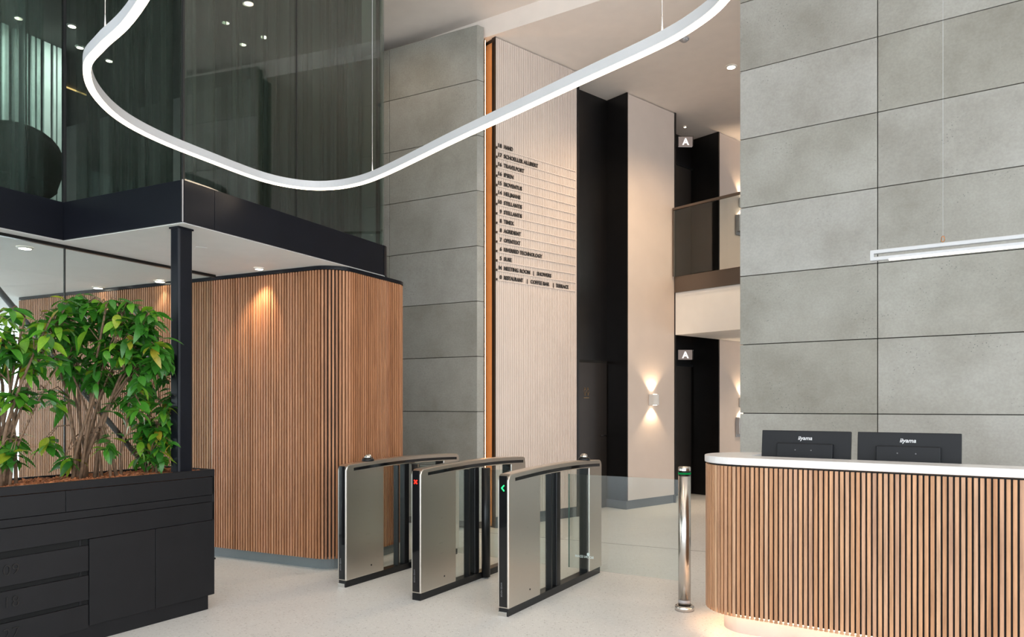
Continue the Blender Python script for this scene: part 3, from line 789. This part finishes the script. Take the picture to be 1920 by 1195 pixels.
# plants -----------------------------------------------------------
def leaf_mesh(L, Wd, droop, fold, name='leaf'):
    st = [(0, .02), (.12, .55), (.32, .95), (.5, 1.0), (.7, .78), (.86, .42), (1.0, 0.0)]
    vs_, fs = [], []
    for s_, w in st:
        y = L*s_; z = -droop*L*s_*s_
        hw = Wd*.5*w
        vs_ += [(-hw, y*math.cos(droop*.3), z+fold*hw), (0, y*math.cos(droop*.3), z), (hw, y*math.cos(droop*.3), z+fold*hw)]
    for i in range(len(st)-1):
        for k in (0, 1): fs.append((3*i+k, 3*i+k+1, 3*i+k+4, 3*i+k+3))
    return mesh(name, vs_, fs, True)
LM = [leaf_mesh(1, .46, .45, .25), leaf_mesh(1, .46, .2, .3), leaf_mesh(1, .38, .7, .2), leaf_mesh(1, .44, .35, .12)]
for m in LM: m.materials.append(M['leaf'])
def plpt(x, y): # planter local -> world 2d
    ang = math.atan2(-e1.y, -e1.x); return V2(PLo.x+math.cos(ang)*x-math.sin(ang)*y, PLo.y+math.sin(ang)*x+math.cos(ang)*y)
def plant(label, bx, stems, tips, leafL, seed, name='potted_shrub', whorl=(5, 8)):
    r = random.Random(seed); c = plpt(bx, -.26)
    t = thing(name, label, 'plant', (c.x, c.y, .945), 0, 'leafy shrubs in the planter')
    W3 = Vector((c.x, c.y, .945)); tops = []
    for (ox, oy, tx, ty, tz, rad) in stems:
        p0 = Vector((ox, oy, -.02)); p3 = Vector((tx, ty, tz))
        mid = [p0.lerp(p3, k/5)+Vector((r.uniform(-.012, .012), r.uniform(-.012, .012), 0)) for k in range(1, 5)]
        for k, q in enumerate(mid): q.x = p0.x+(p3.x-p0.x)*((k+1)/5)**1.6+r.uniform(-.01, .01); q.y = p0.y+(p3.y-p0.y)*((k+1)/5)**1.6
        pts = [p0]+mid+[p3]
        put('stem', tube_m(pts, rad, 7, radii=[rad*(1-.6*k/5) for k in range(6)]), M['bark'], t); tops.append((pts, rad))
    leaves = []
    for tip in tips:
        T = Vector(tip)-W3
        best = min(((pts[k]-T).length+.6*max(0, pts[k].z-T.z+.03), pts[k]) for pts, _ in tops for k in range(2, 6))[1] if True else None
        dirv = (T-best)
        if dirv.length > .03:
            mid = best.lerp(T, .55)+Vector((0, 0, .03+.08*dirv.length))
            put('twig', tube_m([best, mid, T], .004, 5, radii=[.0045, .0035, .002]), M['bark'], t)
        hd = dirv.copy(); hd.z = 0
        hd = hd.normalized() if hd.length > .01 else Vector((1, 0, 0))
        n = r.randint(*whorl); a0 = r.uniform(0, 6.28)
        for i in range(n):
            q = a0+i*2*math.pi/n+r.uniform(-.35, .35)
            el = r.uniform(-.75, .35)
            leaves.append((T+Vector((0, 0, r.uniform(-.05, .02)))-hd*r.uniform(0, .05), q, el, r.uniform(-.5, .5), leafL*r.uniform(.7, 1.15), r.randint(0, 3)))
    def lm(l):
        p, q, el, ro, s, k = l
        return Matrix.Translation(p) @ Matrix.Rotation(q, 4, 'Z') @ Matrix.Rotation(el, 4, 'X') @ Matrix.Rotation(ro, 4, 'Y') @ Matrix.Scale(s, 4)
    leaves.sort(key=lambda l: (l[0]+W3).y)
    for l in leaves[:300]:
        o = put('leaf', LM[l[5]], M['leaf'], t); o.matrix_local = lm(l)
    rest = leaves[300:]
    if rest:
        vs_, fs = [], []
        for l in rest:
            mm = lm(l); n0 = len(vs_)
            vs_ += [mm @ v.co for v in LM[l[5]].vertices]; fs += [tuple(n0+i for i in p.vertices) for p in LM[l[5]].polygons]
        put('inner_leaves', mesh('inner_leaves', vs_, fs, True), M['leaf'], t, kind='stuff')
def tips_from(r, blobs):
    out = []
    for (cx, cy, rx, ry, n, Y, dy) in blobs:
        for i in range(n):
            while True:
                x, y = r.uniform(-1, 1), r.uniform(-1, 1)
                if x*x+y*y < 1: break
            out.append(atY(cx+rx*x, cy+ry*y, Y+r.uniform(-dy, dy)))
    return out
rp = random.Random(11)
def bx_at(px):   # planter-local x of the planter centre line under a pixel column
    c0 = plpt(0, -.26); return hit(px, c0, -e1)
b2 = bx_at(178); Yc = plpt(b2, -.26).y; Y3_ = plpt(bx_at(300), -.2).y-.06
st2 = [(rp.uniform(-.12, .12), rp.uniform(-.09, .09), rp.uniform(-.30, .34), rp.uniform(-.14, .14), rp.uniform(.75, 1.10), rp.uniform(.009, .015)) for i in range(17)]
tp2 = tips_from(rp, [(190, 600, 118, 42, 34, Yc, .18), (125, 650, 75, 60, 22, Yc, .2), (245, 660, 80, 60, 26, Yc, .18), (190, 680, 65, 50, 16, Yc, .15),
                     (150, 585, 60, 22, 8, Yc, .15), (100, 735, 20, 35, 3, Yc-.05, .08), (300, 655, 24, 50, 8, Yc, .1), (120, 850, 12, 14, 2, Yc-.1, .05), (205, 835, 25, 18, 3, Yc-.15, .04), (85, 830, 14, 10, 2, Yc-.1, .04), (240, 740, 30, 40, 6, Yc, .1), (200, 565, 80, 18, 10, Yc-.05, .12), (318, 680, 22, 30, 5, Y3_, .06)])
plant('tallest shrub in the middle of the planter, bare brown stems under a dense glossy crown', b2, st2, tp2, .115, 21)
b3 = bx_at(287); Y3 = plpt(b3, -.26).y
st3 = [(rp.uniform(-.07, .07), rp.uniform(-.06, .06), rp.uniform(-.13, .13), rp.uniform(-.10, .08), rp.uniform(.35, .72), rp.uniform(.005, .009)) for i in range(9)]
tp3 = tips_from(rp, [(290, 760, 45, 60, 24, Y3, .12), (283, 830, 42, 42, 26, Y3-.05, .1), (325, 745, 22, 40, 5, Y3, .08), (320, 690, 22, 14, 3, Y3, .05), (262, 720, 18, 40, 4, Y3, .08)])
plant('small low bush leaning against the steel column in the planter', b3, st3, tp3, .098, 22)
b1 = bx_at(8); Y1 = plpt(b1, -.26).y
st1 = [(rp.uniform(-.09, .09), rp.uniform(-.08, .08), rp.uniform(-.3, .34), rp.uniform(-.12, .12), rp.uniform(.65, 1.0), rp.uniform(.009, .015)) for i in range(10)]
tp1 = tips_from(rp, [(10, 620, 60, 45, 14, Y1, .2), (60, 640, 45, 40, 9, Y1, .15), (15, 700, 55, 50, 12, Y1, .15), (5, 835, 28, 26, 7, Y1-.1, .06), (40, 735, 40, 20, 4, Y1, .1), (-60, 650, 50, 80, 14, Y1, .2)])
plant('shrub cut by the left edge of the photo in the planter', b1, st1, tp1, .115, 23)

# ------------------------------------------------------------------ turnstiles
te = V2(.509, .861).normalized(); tr_ = V2(-te.y, te.x); TA = math.atan2(te.y, te.x)
TL, TW = 1.54, .088
def ztop(x): return .952+.024*(1-((x-.80)/.80)**2)
def symbol_x(parent, y, z, s):
    for q in (45, -45):
        m = box_m(-s, s, -.002, 0, -.004, .004)
        o = put('led_symbol', m, M['red'], parent)
        o.matrix_local = Matrix.Translation((-.0035, y, z)) @ Matrix.Rotation(-math.pi/2, 4, 'Z') @ Matrix.Rotation(math.radians(q), 4, 'Y')
def symbol_arrow(parent, y, z, s):
    for q, dz in ((45, s*.62), (-45, -s*.62)):
        m = box_m(-s*.95, s*.95, -.002, 0, -.004, .004)
        o = put('led_symbol', m, M['green'], parent)
        o.matrix_local = Matrix.Translation((-.0035, y, z+dz)) @ Matrix.Rotation(-math.pi/2, 4, 'Z') @ Matrix.Rotation(math.radians(-q), 4, 'Y')
def turnstile(px, py, label, sym, dome, left_wing, right_wing, colside, feet):
    o2 = at(px, py, 0).to_2d()
    t = thing('turnstile', label, 'turnstile', (o2.x, o2.y, 0), TA, 'row of speed gates')
    # stainless inverted U
    prof = [(0, .052), (0, ztop(0)-.035), (.01, ztop(0)-.012), (.035, ztop(.035))]
    prof += [(.035+(TL-.07)*i/24, ztop(.035+(TL-.07)*i/24)) for i in range(1, 25)]
    prof += [(TL-.01, ztop(TL)-.014), (TL, ztop(TL)-.04), (TL, .052), (1.29, .052)]
    prof += [(1.29-(1.29-.445)*i/14, ztop(1.29-(1.29-.445)*i/14)-.062) for i in range(0, 15)]
    prof += [(.445, .052)]
    n = len(prof)
    vs_ = [(x, 0, z) for x, z in prof]+[(x, TW, z) for x, z in prof]
    fs = [tuple(range(n)), tuple(range(2*n-1, n-1, -1))]+[(i, n+i, n+(i+1) % n, (i+1) % n) for i in range(n)]
    m = mesh('cabinet', vs_, fs); bev(m, .007, 2, 35)
    put('cabinet', m, M['steel'], t)
    put('base', box_m(.004, TL-.02, .008, TW-.008, 0, .0515), M['blackmetal'], t)
    for ys_ in (-.0012, TW-.0018):
        sp = [(.085, ztop(.085)-.052), (.085, ztop(.085)-.030)]+[(.085+1.41*i/12, ztop(.085+1.41*i/12)-.030) for i in range(1, 13)]+[(.085+1.41*i/12, ztop(.085+1.41*i/12)-.054) for i in range(12, 0, -1)]
        k = len(sp)
        put('sensor_strip', fixn(mesh('strip', [(x, ys_, z) for x, z in sp]+[(x, ys_+.003, z) for x, z in sp],
            [tuple(range(k)), tuple(range(2*k-1, k-1, -1))]+[(i, k+i, k+(i+1) % k, (i+1) % k) for i in range(k)])), M['gloss'], t)
    fpn = put('front_display', box_m(-.0025, .004, .013, TW-.013, .062, ztop(0)-.008, .001), M['gloss'], t)
    if sym == 'x': symbol_x(t, TW/2, .862, .019)
    if sym == '<': symbol_arrow(t, TW/2, .862, .015)
    o = put('lettering', text_m('BOON EDAM', .016, .0008), M['greyprint'], t); orient(o, (-.0035, TW/2+.006, .13), (0, 0, 1), (0, 1, 0))
    put('lock', cyl_m(.007, 0, .003, 12), M['blackmetal'], t).matrix_local = Matrix.Translation((.29, .001, .125)) @ Matrix.Rotation(math.pi/2, 4, 'X')
    put('infill_pane', box_m(.44, 1.295, TW/2-.004, TW/2+.004, .05, .905), M['glass'], t)
    put('post', box_m(.735, .80, .016, TW-.016, .05, .912, .006), M['blackmetal'], t)
    put('post', box_m(.65, .668, .02, TW-.02, .05, .905), M['blackmetal'], t)
    put('post', box_m(1.265, 1.289, .008, TW-.008, .05, .90), M['blackmetal'], t)
    if feet: put('levelling_foot', box_m(-.004, .03, .016, TW-.004, .0, .03, .002), M['chrome'], t)
    for side in colside:
        yc = -.018 if side == 'r' else TW+.018
        put('hinge_column', cyl_m(.036, .012, .905, 20, c=(.845, yc)), M['blackmetal'], t)
    for side, L in ((('l', left_wing),) if left_wing else ())+((('r', right_wing),) if right_wing else ()):
        y0, y1 = (TW+.03, TW+.03+L) if side == 'l' else (-.03-L, -.03)
        wg = put('wing_pane', box_m(.84, .85, y0, y1, .18, .894), M['wing'], t)
        ye = y1-.002 if side == 'l' else y0
        put('pane_edge', box_m(.8395, .8505, ye, ye+.002, .18, .894), M['glassedge'], wg)
        ye = y0 if side == 'l' else y1-.004
        put('pane_edge', box_m(.8392, .8508, ye, ye+.004, .18, .894), M['glassedge'], wg)
        if side == 'r' and L > .6:
            o = put('lettering', text_m('BOON EDAM', .026, .0005, .0004), M['whiteprint'], wg)
            orient(o, (.8525, -.235, .262), (0, 1, 0), (0, 0, 1))
            o = put('emblem', lathe_m([(.0, .0005), (.012, .0005), (.012, 0), (.006, 0), (.006, .0004)], 12), M['whiteprint'], wg)
            orient(o, (.8525, -.19, .292), (0, 1, 0), (0, 0, 1))
    if dome:
        x = dome; z0 = ztop(x)
        dm_ = put('scanner_base', lathe_m([(.001, 0), (.05, 0), (.05, .012), (.040, .026), (.03, .03), (.001, .03)], 24), M['blackmetal'], t, (x, TW/2, z0-.001))
        put('scanner_dome', lathe_m([(.03, .028), (.029, .04), (.02, .052), (.001, .057)], 20), M['chrome'], dm_)
    return t
turnstile(954, 1158, 'nearest turnstile, showing a green arrow, beside the stainless bollard', '<', 1.28, .33, .94, 'l', True)
turnstile(789, 1128, 'middle turnstile showing a red cross', 'x', None, .33, .33, 'r', False)
turnstile(649, 1103, 'farthest turnstile, unlit, against the slatted timber wall', None, .30, None, .33, 'r', True)

# bollard
bp = at(1284, 1149, 0); bp.y += .06
bo = thing('bollard', 'round stainless steel bollard with black and green band beside the reception desk', 'bollard', (bp.x+.012, bp.y, 0))
put('base_flange', lathe_m([(.001, 0), (.066, 0), (.066, .028), (.060, .034), (.044, .035)], 32), M['steelb'], bo)
put('shaft', cyl_m(.0425, .03, .930, 32), M['steelb'], bo)
put('black_band', cyl_m(.0428, .931, .966, 32), M['gloss'], bo)
put('green_ring', cyl_m(.0434, .942, .954, 32), M['greenring'], bo)
put('cap', lathe_m([(.0427, .967), (.0427, .988), (.038, .994), (.001, .995)], 32), M['steelb'], bo)
put('lower_band', cyl_m(.0428, .052, .075, 32), M['phone'], bo)

# ------------------------------------------------------------------ reception desk
fd = -dR                      # along the front to the right / camera
fn = nR                       # into the desk
T0 = V2(1.375, 4.47); DW = .58; RD = DW/2; DL = 2.5
Cd = T0+fn*RD
def desk_path(off, back=True):
    R = RD-off
    pts = [T0+fd*DL+fn*off, T0+fn*off]
    pts += [Cd-fn*R*math.cos(q)-fd*R*math.sin(q) for q in [i*math.pi/20 for i in range(1, 20)]]
    pts += [T0+fn*(DW-off), T0+fd*DL+fn*(DW-off)]
    return pts
rd = thing('reception_desk', 'reception desk with pale oak slats, white top and rounded end', 'desk', (0, 0, 0))
DZ0, DZ1 = .128, 1.045
dm = bev(box_m(-.0092, .0092, -.022, 0, 0, DZ1-DZ0), .0015, 1); dm.name = 'slat'
for p, d in resample(desk_path(0)[:-1], .0278):
    put('slat', dm, M['oakl'], rd, (p.x, p.y, DZ0), math.atan2(d.y, d.x))
# shell behind the slats: front wall and solid rounded end, open towards the staff side
put('slat_backing', obox_m(T0+fn*.018, fd, DL, fn, .02, DZ0+.012, 1.05), M['deskback'], rd)
put('slat_backing', prism_m(desk_path(.018)[1:-1], DZ0+.012, 1.05), M['deskback'], rd)
put('plinth', prism_m(desk_path(.115), 0, DZ0+.012), M['deskplinth'], rd)
put('light_strip', sweep_m(desk_path(.030)[:-1], [(0, DZ0+.003), (0, DZ0+.0115), (-.012, DZ0+.0115), (-.012, DZ0+.003)], False), M['leddesk'], rd)
put('inner_panel', obox_m(T0+fn*.04+fd*.001, fd, .018, fn, DW-.06, .735, 1.054), M['oakl'], rd)
put('inner_panel', obox_m(T0+fn*.039+fd*.02, fd, DL-.02, fn, .016, .735, 1.054), M['oakl'], rd)
# white top: rounded end + front ledge, cut out above the work top
LED_W = .225
top = [T0+fd*DL-fn*.006]+[T0-fn*.006]+[Cd-fn*(RD+.006)*math.cos(q)-fd*(RD+.006)*math.sin(q) for q in [i*math.pi/28 for i in range(1, 28)]]+[T0+fn*(DW+.006), T0+fn*LED_W+fd*.0, T0+fn*LED_W+fd*DL]
put('counter_top', bev(prism_m(top, 1.056, 1.10), .004, 2, 40), M['counter'], rd)
put('work_top', obox_m(T0+fn*.057+fd*.02, fd, DL-.02, fn, .62, .705, .735), M['counter'], rd)
# monitors
def monitor(s0, wdt, lab):
    c = T0+fn*.385+fd*(s0+wdt/2)
    t = thing('monitor', lab, 'monitor', (c.x, c.y, .735), math.atan2(fd.y, fd.x), 'monitors on the reception desk')
    ti = math.radians(-7)
    body = put('housing', box_m(-wdt/2, wdt/2, 0, .028, -.13, .20, .004), M['monitor'], t, (0, 0, .325)); body.rotation_euler = (ti, 0, 0)
    put('rear_cover', box_m(-.165, .170, -.032, .0, -.12, .118, .006), M['monitor'], body)
    put('panel', box_m(-wdt/2+.008, wdt/2-.008, .028, .0285, -.10, .19), M['gloss'], body)
    o = put('logo', text_m('iiyama', .034, .0006, .0005, 'CENTER', .2), M['logo'], body); orient(o, (0, -.0012, .142), (1, 0, 0), (0, 0, 1))
    for x in (-.05, .045): put('screw', cyl_m(.004, -.0335, -.032, 10), M['greyprint'], body).matrix_local = Matrix.Translation((x, .0, .075)) @ Matrix.Rotation(math.pi/2, 4, 'X') @ Matrix.Translation((0, 0, .0655))
    put('stand', box_m(-.03, .03, -.055, -.034, .004, .33, .004), M['monitor'], t)
    put('foot', box_m(-.11, .11, -.10, .12, 0, .008, .002), M['monitor'], t)
monitor(.028, .533, 'left monitor on the reception desk, back towards the lobby')
monitor(.598, .540, 'right monitor on the reception desk, back towards the lobby')

# linear pendant above the desk
lp0 = T0+fn*.30
s0 = hit(1632, lp0, fd); yl = (lp0+fd*s0)
zl = EYE+(HZ-490.5)/F*yl.y; zu = EYE+(HZ-470.5)/F*yl.y
lpn = thing('bar_pendant', 'slim white rectangular bar pendant hanging over the reception desk', 'pendant lamp', (yl.x, yl.y, zl), math.atan2(fd.y, fd.x))
hh = zu-zl; LB = 2.2; tb = .0225
put('frame', box_m(0, LB, -.015, .015, hh-tb, hh, .004), M['alu'], lpn)
put('lower_bar', box_m(0.0, LB, -.015, .015, .0, tb, .004), M['alu'], lpn)
put('end_bar', box_m(0, .020, -.0149, .0149, .004, hh-.004, .002), M['alu'], lpn)
put('diffuser', box_m(.1, LB-.1, -.016, .012, -.004, .004), M['ledbar'], lpn)
hx = hit(1768, lp0, fd)-s0
for x in (hx, hx+1.35):
    put('hook', tube_m([(x+.008*math.sin(q), 0, hh+.022-.016*math.cos(q)) for q in [i*math.pi/6 for i in range(12)]], .0028, 6, True), M['copper'], lpn)
    put('cable', tube_m([(x, 0, hh+.035), (x, 0, ZA-zl)], .0011, 5), M['alu'], lpn)

# ------------------------------------------------------------------ big ring pendant
cR = 1.60; ZRING = EYE+cR
pl_pts = [(-.94, 1.84), (-1.125, 2.02), (-1.235, 2.14), (-1.318, 2.32), (-1.350, 2.53), (-1.315, 2.733), (-1.215, 2.975), (-1.105, 3.20), (-1.0, 3.312), (-.874, 3.352), (-.725, 3.305), (-.555, 3.155), (-.218, 2.745),
          (.005, 2.485), (.205, 2.25), (.395, 2.03), (.472, 1.915), (.515, 1.80), (.52, 1.66), (.47, 1.48), (.30, 1.10), (.20, .92), (.08, .83), (-.05, .84), (-.20, .96), (-.55, 1.37)]
path = spline([V2(x, y)*cR for x, y in pl_pts], 8)
rg = thing('ring_pendant', 'large rounded white ring pendant glowing warm along its underside', 'pendant lamp', (0, 0, 0))
put('body', bev(sweep_m(path, [(-.018, ZRING-.022), (-.018, ZRING+.030), (.018, ZRING+.030), (.018, ZRING-.022)]), .002, 1, 50), M['alu'], rg)
put('diffuser', sweep_m(path, [(-.016, ZRING-.029), (-.016, ZRING-.0225), (.016, ZRING-.0225), (.016, ZRING-.029)]), M['ledring'], rg)
put('added_uplight', sweep_m(path, [(-.005, ZRING+.0300), (-.005, ZRING+.0312), (.005, ZRING+.0312), (.005, ZRING+.0300)]), M['ledupadd'], rg)  # unseen emitter added on the ring's top to light the ceiling
for (px, py) in ((195, 66), (699, 332), (1240, 78)):
    p = atY(px, py, 1)
    k = (px-W/2)/F
    best = min(path, key=lambda q: abs(q.x/q.y-k)+(0 if (HZ-F*(ZRING-EYE)/q.y) > 0 and abs((HZ-F*(ZRING-EYE)/q.y)-py) < 40 else 9) if q.y > .3 else 99)
    put('cable', tube_m([(best.x, best.y, ZRING+.03), (best.x, best.y, ZA)], .0014, 5), M['alu'], rg)
    put('cable_grip', cyl_m(.004, ZRING+.028, ZRING+.10, 10, .002, c=(best.x, best.y)), M['alu'], rg)

# ------------------------------------------------------------------ street front behind the camera (daylight comes through it)
fc = struct('window_3')
for i in range(11):
    x = -15+i*2.8
    put('mullion', box_m(x-.04, x+.04, -3.15, -3.0, 0, ZA), M['fascia'], fc)
for z in (0.05, 2.9):
    put('transom', box_m(-15, 13, -3.15, -3.01, z-.04, z+.04), M['fascia'], fc)
put('shade_header', box_m(-16, 14, -3.16, -2.98, 4.75, ZA), M['white'], fc)  # unseen header added to block daylight and darken the upper walls
